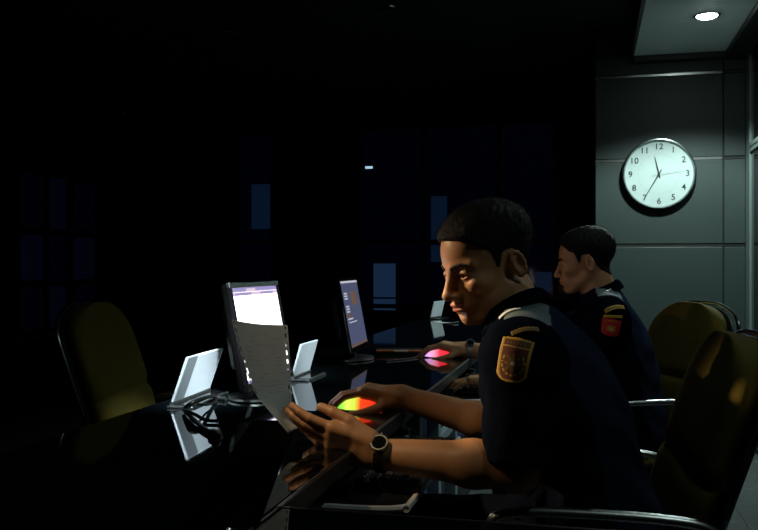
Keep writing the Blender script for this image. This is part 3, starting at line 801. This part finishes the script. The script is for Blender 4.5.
def make_hair(h, parent, base, res, thick, strands, neck):
    P = Field(h.skull() + [neck])
    def line(q): return np.interp(q[:, 0], HAIRLINE_F, HAIRLINE_U)
    def fn(X):
        q = h.L(X); d = sdf(P, X)
        sm = np.clip((q[:, 2] - .03) / .09, 0, 1); sm = sm * sm * (3 - 2 * sm)
        t = (.0022 + thick * sm) * h.sc + .0012 * np.sin(q[:, 0] * 330 + 3 * np.sin(q[:, 1] * 150)) * np.sin(q[:, 1] * 310 + q[:, 2] * 200)
        cut = (line(q) - q[:, 2]) * .6 * h.sc
        return -smin(-(d - t), -cut, .006)
    V, Fc = sdf_mesh(fn, h.loc - .19, h.loc + .19, res, P)
    o = np_mesh('hair', V, Fc, ['hair'], parent, base)
    # short bristles over the crop
    me = o.data; nv = len(V); me.calc_loop_triangles(); nor = np.empty(nv * 3, np.float32); me.vertices.foreach_get('normal', nor); nor = nor.reshape(-1, 3)
    q = h.L(V); pick = np.argwhere((sdf(P, V) > .001) & (q[:, 2] > line(q) - .002))[:, 0]
    pick = np.random.choice(pick, strands); vv, ff = [], []
    for i in pick:
        n = nor[i] + np.random.normal(0, .35, 3); n /= np.linalg.norm(n); a = np.cross(n, np.random.normal(0, 1, 3)); a /= np.linalg.norm(a)
        L_ = np.random.uniform(.003, .0075) * (1 if q[i, 2] > .04 else .5); k = len(vv); c = V[i] - np.array(base)
        b = np.cross(n, a)
        vv += [c + a * .0004, c - a * .0002 + b * .00035, c - a * .0002 - b * .00035, c + n * L_]; ff += [(k, k + 1, k + 3), (k + 1, k + 2, k + 3), (k + 2, k, k + 3)]
    bo = raw('bristles', vv, ff, 'hair', o); bo['kind'] = 'stuff'
    # eyebrows
    for g in (1, -1):
        hf = Field(h.prims()); pts = []
        for (l_, u_) in ((.010, .0265), (.018, .0300), (.028, .0330), (.038, .0340), (.046, .0315), (.052, .0270)):
            fs_ = np.linspace(.12, .03, 91); X_ = np.array([h.W((f_, g * l_, u_)) for f_ in fs_]); d_ = hf(X_); k_ = int(np.argmax(d_ < .0006)); pts.append(X_[k_])
        base_v = np.array(base); vv, ff = tube_vf([Vector(p - base_v) for p in [np.array(x) for x in smooth_path(pts, 5)]], [.0016] + [.0030] * 12 + [.0026] * 10 + [.0018, .0014, .0008], 8)
        raw('eyebrow', vv, ff, 'hair', parent, True)
    for g in (1, -1):
        c = h.W((.0735, g * .0325, .011)); fw = h.R[0] * .92 - h.R[2] * .18 ; fw = fw / np.linalg.norm(fw)
        vv, ff, mi = [], [], []; n1, n2 = 14, 20
        a, b = frame_axes(Vector(fw)); a, b = np.array(a), np.array(b)
        for i in range(n1 + 1):
            th = math.pi * i / n1
            for j in range(n2):
                ph = 2 * math.pi * j / n2
                vv.append(c - np.array(base) + .0121 * h.sc * (fw * math.cos(th) + (a * math.cos(ph) + b * math.sin(ph)) * math.sin(th)))
        for i in range(n1):
            for j in range(n2): ff.append((i * n2 + j, i * n2 + (j + 1) % n2, (i + 1) * n2 + (j + 1) % n2, (i + 1) * n2 + j)); mi.append(1 if i < 3 else 0)
        raw('eye', vv, ff, ['eye_white', 'iris'], parent, True, mi)
    return o

def hand_prims(wr, f, n, thumb_side, curls, spread=.06, thumb=None, sc=1.0):
    """wr wrist, f direction of fingers, n direction the palm faces, thumb_side +-: side = thumb direction"""
    f = unit(f); n = np.array(n, float); n = unit(n - f * (n @ f)); s = np.cross(n, f) * thumb_side; wr = np.array(wr, float)
    R = np.stack([f, s, n]); P = []; nails = []
    P.append(pbox(wr + f * .052 * sc, np.array([.036, .029, .004]) * sc, R, .0105 * sc, .02))
    P.append(pell(wr + (f * .030 + s * .022 + n * .008) * sc, np.array([.032, .017, .014]) * sc, R, .014))
    P.append(pell(wr + (f * .034 - s * .026 + n * .005) * sc, np.array([.034, .012, .013]) * sc, R, .012))
    offs = [(.094, .030), (.098, .0105), (.093, -.009), (.084, -.0275)]
    lens = [(.043, .026, .021), (.047, .030, .022), (.043, .028, .022), (.034, .021, .019)]
    rads = [.0090, .0093, .0088, .0078]
    for i in range(4):
        p = wr + (f * offs[i][0] + s * offs[i][1]) * sc; a = 0; sp = spread * (1.5 - i)
        c = curls[i]; c = c if isinstance(c, (tuple, list)) else (c * .8, c, c * .6); r = rads[i] * sc
        P.append(pcone(p - f * .03 * sc, p, r * 1.1, r * 1.08, .010))
        for j in range(3):
            a += c[j]; d = unit((f * math.cos(sp) + s * math.sin(sp)) * math.cos(a) + n * math.sin(a))
            e = p + d * lens[i][j] * sc
            P.append(pcone(p, e, r * (1.0 - .08 * j), r * (.92 - .08 * j), .0025)); p = e
        up = -n * math.cos(a) + f * math.sin(a); nails.append((p - d * .003 * sc + up * r * .62, d, up, r))
    th = thumb or ((.62, .68, .38), (.85, .38, .36), (.95, .1, .3))
    p = wr + (f * .022 + s * .026 + n * .008) * sc
    for j, (dv, L_, ra, rb) in enumerate(zip(th, (.046, .036, .028), (.0150, .0112, .0104), (.0115, .0104, .0085))):
        d = unit(f * dv[0] + s * dv[1] + n * dv[2]); e = p + d * L_ * sc
        P.append(pcone(p, e, ra * sc, rb * sc, .010 if j == 0 else .003)); p = e
    return P, nails

def torso_frame(a, b):
    u = unit(np.array(b) - np.array(a)); return u

# the two operators -------------------------------------------------------------
def person(sp):
    base = np.array([sp['pelvis'][0], sp['pelvis'][1], 0.])
    t = thing('person', sp['label'], 'person', base, 0, None)
    h = sp['head']; nb = np.array(sp['neck']); sL, sR = np.array(sp['shL']), np.array(sp['shR'])
    pel, che = np.array(sp['pelvis']), np.array(sp['chest'])
    skull_base = h.W((-.022, 0, -.035))
    neck = pcone(nb, skull_base, .058, .055, .02)
    lat = unit(sL - sR); up = unit(nb - pel); fr = unit(np.cross(lat, up)); up = np.cross(fr, lat); RT = np.stack([fr, lat, up])
    if fr[0] > 0: RT = np.stack([-fr, lat, up])
    skin = h.prims() + [neck]
    dn = up * -.05
    skin += [pcone(nb + dn, sL, .03, .045, .03), pcone(nb + dn, sR, .03, .045, .03), pell(che, (.09, .14, .15), RT, .04), pcone(che, pel, .11, .12, .05)]
    nails = []
    for sd in ('L', 'R'):
        S, E, Wr = np.array(sp['sh' + sd]), np.array(sp['el' + sd]), np.array(sp['wr' + sd])
        mid = E + (Wr - E) * .3
        skin += [pcone(S, E, .048, .041, .03), pcone(E, mid, .040, .041, .02), pcone(mid, Wr, .041, .0275, .02)]
        f, n, ts, curls, spread, th = sp['hand' + sd]
        skin.append(pcone(Wr, Wr + unit(f) * .03, .0265, .022, .015))
        hp, nl = hand_prims(Wr, f, n, ts, curls, spread, th, sp.get('hsc', 1.0)); skin += hp; nails += nl
    allp = np.array([pcen(p) for p in skin]); lo = allp.min(0) - .2; hi = allp.max(0) + .2
    fs = Field(skin); V, Fc = sdf_mesh(fs, lo, hi, sp['res'], fs)
    body = np_mesh('body', V, Fc, ['skin'], t, base)
    at = body.data.attributes.new('lip', 'FLOAT', 'POINT'); at.data.foreach_set('value', h.lip(V).astype(np.float32))
    make_hair(h, t, base, sp['res'] * 1.15, sp['hair'], sp['strands'], neck)
    for (p, d, up_, r) in nails:
        a = np.cross(d, up_); vv = []; 
        for i in range(5):
            for j in range(5):
                x, y = (i - 2) / 2, (j - 2) / 2
                vv.append(p - base + d * (x * .0055) + a * (y * .0048) + up_ * (r * .30 - .0022 * y * y))
        raw('nail', vv, [(i * 5 + j, i * 5 + j + 1, i * 5 + 6 + j, i * 5 + 5 + j) for i in range(4) for j in range(4)], 'nail', t, True)
    # --- shirt
    sh = [pell(che, sp['chest_r'], RT, .05), pell(che * .42 + pel * .58 + np.array(sp.get('belly', (0, 0, 0))), (.135, .175, .17), RT, .08), pell(pel, (.14, .18, .12), None, .07)]
    if 'back' in sp: sh.append(pell(sp['back'], (.11, .16, .15), RT, .06))
    for S in (sL, sR): sh.append(pcone(nb - up * .03, S, .054, .064, .05))
    for sd in ('L', 'R'):
        S, E = np.array(sp['sh' + sd]), np.array(sp['el' + sd]); e = S + (E - S) * sp['sleeve']
        sh.append(pcone(S, e, .068, .064, .04, 1, False)); 
    cutters = []
    for sd in ('L', 'R'):
        S, E = np.array(sp['sh' + sd]), np.array(sp['el' + sd]); cutters.append((S + (E - S) * sp['sleeve'], unit(E - S)))
    shF = Field(sh)
    def shirt_fn(X):
        d = shF(X)
        # a few soft folds
        d = d + .0022 * np.sin(X[:, 2] * 70 + X[:, 0] * 45 + 2.2 * np.sin(X[:, 1] * 22)) + .0012 * np.sin(X[:, 2] * 33 - X[:, 1] * 90)
        for c, ax_ in cutters:
            q = X - c; al = q @ ax_; rad = np.linalg.norm(q - al[:, None] * ax_, axis=1)
            d = np.where(rad < .11, np.maximum(d, al - .012), d)
        # neck opening
        q = X - nb; ax_ = unit(skull_base - nb); al = q @ ax_
        d = np.maximum(d, al - .030)
        return d
    allp = np.array([pcen(p) for p in sh]); V, Fc = sdf_mesh(shirt_fn, allp.min(0) - .26, allp.max(0) + .26, .005, shF)
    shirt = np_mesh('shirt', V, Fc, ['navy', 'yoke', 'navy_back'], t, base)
    cen = V[Fc].mean(axis=1); q = (cen - nb) @ RT.T   # forward, lateral(left), up
    reg = np.zeros(len(Fc), np.int32)
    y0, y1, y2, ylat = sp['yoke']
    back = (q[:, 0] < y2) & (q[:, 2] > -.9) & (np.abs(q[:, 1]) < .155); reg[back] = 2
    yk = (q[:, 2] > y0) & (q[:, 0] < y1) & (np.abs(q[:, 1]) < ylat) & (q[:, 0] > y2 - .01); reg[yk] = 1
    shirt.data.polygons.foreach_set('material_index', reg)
    # --- collar: folded band round the neck
    axn = unit(skull_base - nb); a1 = unit(RT[0] - axn * (RT[0] @ axn)); a2 = np.cross(axn, a1); vv, ff = [], []; n = 40
    prof = [(.060, -.012), (.0585, .012), (.060, .024), (.064, .023), (.071, .008), (.074, -.008), (.070, -.010), (.063, .010)]
    for i in range(n + 1):
        ang = math.radians(24) + (2 * math.pi - math.radians(48)) * i / n; ca, sa = math.cos(ang), math.sin(ang)
        for (r, z) in prof:
            rr = r + .004; z2 = z + .008 - .018 * (ca + 1) * .5 + .004
            vv.append(nb - base + (a1 * ca * 1.08 + a2 * sa) * rr + axn * z2)
    m_ = len(prof)
    for i in range(n):
        for j in range(m_): ff.append((i * m_ + j, (i + 1) * m_ + j, (i + 1) * m_ + (j + 1) % m_, i * m_ + (j + 1) % m_))
    ff += [tuple(range(m_)), tuple(reversed(range(n * m_, n * m_ + m_)))]
    raw('collar', vv, ff, 'navy', shirt, 'auto')
    # --- patches: little embroidered pieces that follow the sleeve
    bvh = BVHTree.FromPolygons([Vector(x) for x in V], [tuple(int(i) for i in f_) for f_ in Fc])
    def patch(nm, px, py, wdt, hgt, fn, mats, rot=0., label=None, nrm_bias=None, off=.0022):
        d0 = ray(px, py).normalized(); hit, nn, ii, dd = bvh.ray_cast(Vector((0, 0, CAMZ)), d0)
        if hit is None: print('patch missed', nm); return
        nn = Vector(nn); nn = nn if nn.dot(d0) < 0 else -nn
        acc = Vector(nn) * 2
        for dx in (-.02, .02):
            for dz in (-.02, .02):
                h2, n2, _, _ = bvh.find_nearest(hit + Vector((dx, 0, dz)))
                if n2 is not None: acc += n2 if n2.dot(d0) < 0 else -n2
        nn = acc.normalized()
        upv = Vector((0, 0, 1)); upv = (upv - nn * upv.dot(nn)).normalized(); rt = upv.cross(nn).normalized()
        cr, sr = math.cos(rot), math.sin(rot); rt, upv = rt * cr + upv * sr, upv * cr - rt * sr
        nx_ = max(8, int(wdt / .0012)); ny_ = max(4, int(hgt / .0012)); idx = {}; vv, ff, mi = [], [], []
        def vert(i, j):
            if (i, j) not in idx:
                o = hit + rt * ((i / nx_ - .5) * wdt) + upv * ((j / ny_ - .5) * hgt) + nn * .05
                h2, n2, _, _ = bvh.ray_cast(o, -nn, .12)
                if h2 is None: h2 = o - nn * .05
                idx[(i, j)] = len(vv); vv.append(Vector(h2) + nn * off - Vector(base))
            return idx[(i, j)]
        for i in range(nx_):
            for j in range(ny_):
                c = fn(((i + .5) / nx_ - .5) * 2, ((j + .5) / ny_ - .5) * 2)
                if c is None: continue
                ff.append((vert(i, j), vert(i + 1, j), vert(i + 1, j + 1), vert(i, j + 1))); mi.append(c)
        o = raw(nm, vv, ff, mats, shirt, True, mi); md = o.modifiers.new('s', 'SOLIDIFY'); md.thickness = .0016; md.offset = 0
        if label: o['label'] = label
    for args in sp['patches']: patch(*args[0], **args[1])
    # buttons on the front
    # --- trousers and shoes
    tr = [pell(pel + np.array([0, 0, -.03]), (.15, .175, .10), None, .05)]
    for sd, g in (('L', -1), ('R', 1)):
        hip = pel + np.array([-.03, g * .09, -.02]); kn = np.array(sp['knee' + sd]); an = np.array(sp['ank' + sd])
        tr += [pcone(hip, kn, .085, .062, .03), pcone(kn, an, .062, .052, .02)]
    trF = Field(tr); V2, F2 = sdf_mesh(lambda X: trF(X) + .0015 * np.sin(X[:, 2] * 60 + X[:, 0] * 50), np.array([p_ for p_ in (np.min([pcen(p) for p in tr], axis=0) - .3)]), np.max([pcen(p) for p in tr], axis=0) + .3, .008, trF)
    np_mesh('trousers', V2, F2, ['trouser'], t, base)
    for sd in ('L', 'R'):
        an = np.array(sp['ank' + sd]); a = an.copy(); a[2] = .05
        s_ = [pcone(a + np.array([.03, 0, .0]), a + np.array([-.10, 0, -.008]), .042, .036, .02), pcone(a + np.array([-.09, 0, -.008]), a + np.array([-.18, 0, -.018]), .038, .03, .02), pcone(a, an, .04, .045, .02)]
        V3, F3 = sdf_mesh(lambda X: np.maximum(sdf(s_, X), .004 - X[:, 2]), a - .27, a + np.array([.12, .12, .2]), .006)
        np_mesh('shoe', V3, F3, ['shoe'], t, base)
    return t

def shield(border, field, star, core, arch):
    def fn(x, y):
        # pointed-bottom shield outline
        lim = 1.0 if y > -.55 else math.sqrt(max(0, 1 - ((y + .55) / .45) ** 2)) * .94 + .06 * (y > -.98)
        if abs(x) > lim or y > 1 - .06 * abs(x): return None
        bw = .17
        lim_in = lim - bw * (1 if y > -.55 else 1.25)
        if abs(x) > lim_in or y > .88 or y < -.88: return border
        if .54 < y < .62: return border
        if y >= .62: return arch if (int((x + 1) * 9) % 2 and .68 < y < .82 and abs(x) < .68) else field
        cx, cy = x, (y + .16) * 1.35; r = math.hypot(cx, cy); a = math.atan2(cy, cx)
        if r < .13: return core
        if r < .30: return star
        if r < .44 + .16 * math.cos(a * 8): return star
        if .66 < r < .78 and cy < .45: return border if int((a + 4) * 7) % 3 else field
        return field
    return fn
def band(letters, curve):
    def fn(x, y):
        yy = y - curve * (1 - x * x) + curve * .5
        if abs(yy) > .55 or abs(x) > 1: return None
        if letters and abs(yy) < .26 and abs(x) < .88 and int((x + 1) * 11) % 2: return 1
        return 0
    return fn

H1 = Head((-.200, 1.777, 1.078), math.radians(39), math.radians(-17), math.radians(2), 1.0)
P1 = dict(label='person in dark uniform with sleeve badge holding a sheet and a glowing mouse, nearer camera', head=H1, res=.0020, hair=.011, strands=5200,
    neck=(-.14, 1.765, .975), shL=(-.115, 1.585, .915), shR=(-.105, 1.955, .92), elL=(-.125, 1.535, .722), elR=(-.175, 2.0, .70),
    wrL=(-.385, 1.545, .733), wrR=(-.432, 1.987, .770), chest=(-.085, 1.77, .82), chest_r=(.125, .185, .19), pelvis=(.02, 1.77, .53), back=(-.045, 1.77, .79), sleeve=.93,
    handL=((-.95, -.06, .27), (.10, .85, .50), 1, [(.10, .2, .15), (.12, .22, .15), (.15, .25, .2), (.2, .3, .2)], .0, ((.9, .34, .2), (1, .02, .22), (1, -.10, .2))),
    handR=((-.97, -.10, .16), (0, .05, -1), -1, [(.42, .45, .3), (.40, .45, .3), (.45, .5, .3), (.5, .5, .3)], .05, ((.66, .62, .42), (.9, .3, .42), (.97, .02, .3))),
    kneeL=(-.40, 1.66, .50), kneeR=(-.40, 1.90, .50), ankL=(-.36, 1.65, .12), ankR=(-.36, 1.92, .12),
    yoke=(-.085, .012, -.06, .16),
    patches=[(('shoulder_patch', 513.5, 360, .056, .080, shield(0, 1, 2, 3, 4), ['gold', 'patch_brown', 'gold_dim', 'silver_thread', 'gold_dim']), dict(rot=math.radians(-9), label='gold-edged shield badge with a star emblem')),
             (('arc_tab', 525, 331, .05, .018, band(False, .35), ['gold_dim', 'patch_dark']), dict(rot=math.radians(12), label='dull gold embroidered arc')),
             (('epaulette_stripe', 509, 312, .010, .085, band(False, 0), ['white_thread', 'patch_dark']), dict(rot=math.radians(-32), label='white stripe on the epaulette'))])
H2 = Head((-.006, 3.02, 1.088), math.radians(-4), math.radians(-8), 0, .93)
P2 = dict(label='person in dark uniform with red sleeve badge using a pink glowing mouse, farther back', head=H2, res=.003, hair=.010, strands=3000,
    neck=(.04, 3.02, .985), shL=(.06, 2.835, .915), shR=(.05, 3.20, .92), elL=(-.04, 2.78, .74), elR=(-.19, 3.22, .735),
    wrL=(-.285, 2.79, .712), wrR=(-.445, 3.18, .770), chest=(.07, 3.02, .80), chest_r=(.12, .18, .20), pelvis=(.13, 3.04, .53), back=(.09, 3.02, .79), sleeve=.85,
    handL=((-.98, -.1, -.05), (0, .0, -1), 1, [(.15, .35, .3), (.15, .35, .3), (.18, .35, .3), (.2, .35, .3)], .09, None),
    handR=((-.97, -.06, .16), (0, .05, -1), -1, [(.42, .45, .3), (.40, .45, .3), (.45, .5, .3), (.5, .5, .3)], .05, ((.66, .62, .42), (.9, .3, .42), (.97, .02, .3))),
    kneeL=(-.26, 2.92, .50), kneeR=(-.26, 3.15, .50), ankL=(-.26, 2.9, .12), ankR=(-.24, 3.18, .12),
    yoke=(-.075, .012, -.055, .17),
    patches=[(('shoulder_patch', 611, 327.5, .060, .054, shield(1, 1, 0, 3, 0), ['gold', 'patch_red', 'gold_dim', 'silver_thread']), dict(rot=math.radians(-10), label='red shield badge with gold emblem')),
             (('name_bar', 613, 316.5, .058, .014, band(False, 0), ['gold', 'patch_dark']), dict(rot=math.radians(-3), label='plain yellow embroidered bar')),
             (('arc_tab', 615, 308, .066, .024, band(True, .3), ['gold', 'patch_dark']), dict(rot=math.radians(12), label='yellow embroidered arc tab')),
             (('epaulette_stripe', 609, 290.5, .05, .008, band(False, 0), ['silver_thread', 'patch_dark']), dict(rot=math.radians(32), label='pale stripe on the epaulette'))])
person(P1); person(P2)

# ================================================================== WRISTWATCHES
def watch(wr, el, face, label, rad, mband):
    wr, el = Vector(wr), Vector(el); d = (wr - el).normalized(); face = Vector(face); face = (face - d * face.dot(d)).normalized(); s = d.cross(face)
    c = wr - d * .012
    t = thing('wristwatch', label, 'watch', c)
    for k in range(20):
        a = math.radians(36 + k * 288 / 19); rr = rad + .0025
        p_ = face * math.cos(a) * rr + s * math.sin(a) * rr; nrm = p_.normalized(); tg = d.cross(nrm)
        Rm = Matrix((d, tg, nrm)).transposed()
        box('band_link', p_, (.018, .0085, .003), mband, t, .0008, Rm)
    Rm = Matrix((d, s, face)).transposed()
    def disc(nm, r, h0, h1, m):
        v, f = [], []; n = 24
        for h_ in (h0, h1):
            for k in range(n): a = 2 * math.pi * k / n; v.append(face * (rad + h_) + (d * math.cos(a) + s * math.sin(a)) * r)
        f = [tuple(range(n)), tuple(reversed(range(n, 2 * n)))] + [(i, (i + 1) % n, n + (i + 1) % n, n + i) for i in range(n)]
        raw(nm, v, f, m, t, 'auto')
    disc('case', .0165, .0, .009, 'alu'); disc('dial', .0135, .009, .0096, 'gloss_black')
    v, f = tube_vf([s * .019 + face * (rad + .005), s * .022 + face * (rad + .005)], .002, 8); raw('crown', v, f, 'alu', t)
watch(P1['wrL'], P1['elL'], (-.15, -.7, .7), 'dark wristwatch with steel case on the near operator\'s left wrist', .031, 'black_plastic')
watch(P2['wrR'], P2['elR'], (.1, -.6, .8), 'steel link wristwatch on the far operator\'s right wrist', .031, 'alu')

# ================================================================== MICE
def mouse(loc, rz, shell_mat, label, cable_pts):
    t = thing('computer_mouse', label, 'mouse', loc, rz, 'glowing computer mice')
    v, f = [], []; nu, nv = 24, 14
    for i in range(nu + 1):
        u = i / nu; x = -.056 + .112 * u                       # front at -x
        hw = .031 * (max(0, 1 - abs(2 * u - 1) ** 3.0)) ** .5 * (1 - .10 * math.sin(u * math.pi)) ; hh = .036 * (max(0, math.sin(math.pi * min(1, u ** .8 * .98 + .01)))) ** .7
        for j in range(nv):
            a = math.pi * j / (nv - 1); v.append((x, hw * math.cos(a), .003 + max(hh, .002) * max(0., math.sin(a)) ** .8))
    for i in range(nu):
        for j in range(nv - 1): f.append((i * nv + j, i * nv + j + 1, i * nv + nv + j + 1, i * nv + nv + j))
        f.append((i * nv + nv - 1, i * nv, i * nv + nv, i * nv + 2 * nv - 1))
    raw('shell', v, f, shell_mat, t, True)
    slab('base', (-.05, -.027, 0), (.05, .027, .0045), 'glow_red' if False else 'black_plastic', t, .002)
    tube('scroll_wheel', [(-.03, -.004, .026), (-.03, .004, .026)], .009, 'gloss_black', t, 16)
    tube('button_seam', smooth_path([(-.0565, 0, .006), (-.048, 0, .0245), (-.036, 0, .0325)], 4), .0009, 'black_plastic', t, 6)
    P = [at_z(x, y, ZT + .003) for x, y in cable_pts]
    R = Matrix.Rotation(-rz, 3, 'Z'); P = [Vector((-.054, 0, .008))] + [R @ (q - Vector(loc)) for q in P]
    tube('cord', smooth_path(P, 6), .0022, 'cable', t, 8)
mouse((-.533, 1.965, ZT), math.radians(4), 'glow_green', 'computer mouse glowing green and red under the near operator\'s hand', [(322, 411.5), (304, 411), (288, 409), (276, 409)])
mouse((-.552, 3.165, ZT), math.radians(4), 'glow_pink', 'computer mouse glowing pink and red under the far operator\'s hand', [(413, 358), (400, 359.5), (386, 361)])

# ================================================================== HELD SHEET
def sheet():
    left = [(231, 319.5, 1.60), (235, 334, 1.605), (240.5, 354, 1.61), (248, 376, 1.62), (257, 396, 1.62), (270, 412, 1.61), (288, 433, 1.605)]
    right = [(287.5, 325, 1.775), (288.5, 340, 1.77), (289.5, 357, 1.765), (290.5, 375, 1.745), (291, 391, 1.72), (293, 408, 1.67), (304, 426, 1.635)]
    Lp = smooth_path([at_d(*p) for p in left], 8); Rp = smooth_path([at_d(*p) for p in right], 8); n = len(Lp) - 1
    base = (Lp[-1] + Rp[-1]) / 2
    t = thing('paper_sheet', 'curved continuous-form paper sheet with punched edges held in a hand', 'paper', base)
    us = [0, .03, .055, .08] + [.08 + .84 * k / 10 for k in range(1, 11)] + [.945, .97, 1.0]
    nrm = (Rp[0] - Lp[0]).cross(Lp[-1] - Lp[0]).normalized()
    v, f = [], []
    for i in range(n + 1):
        for u in us: v.append(Lp[i].lerp(Rp[i], u) - base + nrm * (.008 * math.sin(math.pi * u)))
    m = len(us)
    for i in range(n):
        for j in range(m - 1):
            if i % 4 in (1, 2) and (j in (1, m - 3)): continue      # punched holes
            f.append((i * m + j, i * m + j + 1, i * m + m + j + 1, i * m + m + j))
    o = raw('leaf', v, f, 'sheet', t, True); md = o.modifiers.new('s', 'SOLIDIFY'); md.thickness = .0003
    # faint print: grey blocks lying on the face
    def P_(a, u, e): i = a * n; i0 = min(int(i), n - 1); q = i - i0; return (Lp[i0].lerp(Lp[i0 + 1], q)).lerp(Rp[i0].lerp(Rp[i0 + 1], q), u) - base + nrm * (.008 * math.sin(math.pi * u) + e)
    vv, ff = [], []
    random.seed(3)
    for a in [.12 + .035 * k for k in range(17)]:
        u = .15
        while u < .85:
            L_ = random.uniform(.04, .16)
            if random.random() < .45:
                for e in (.0006, -.0006):
                    k = len(vv); vv += [P_(a, u, e), P_(a, min(u + L_, .86), e), P_(a + .012, min(u + L_, .86), e), P_(a + .012, u, e)]; ff.append((k, k + 1, k + 2, k + 3))
            u += L_ + .03
    raw('faint_print', vv, ff, 'print_grey', t)
sheet()
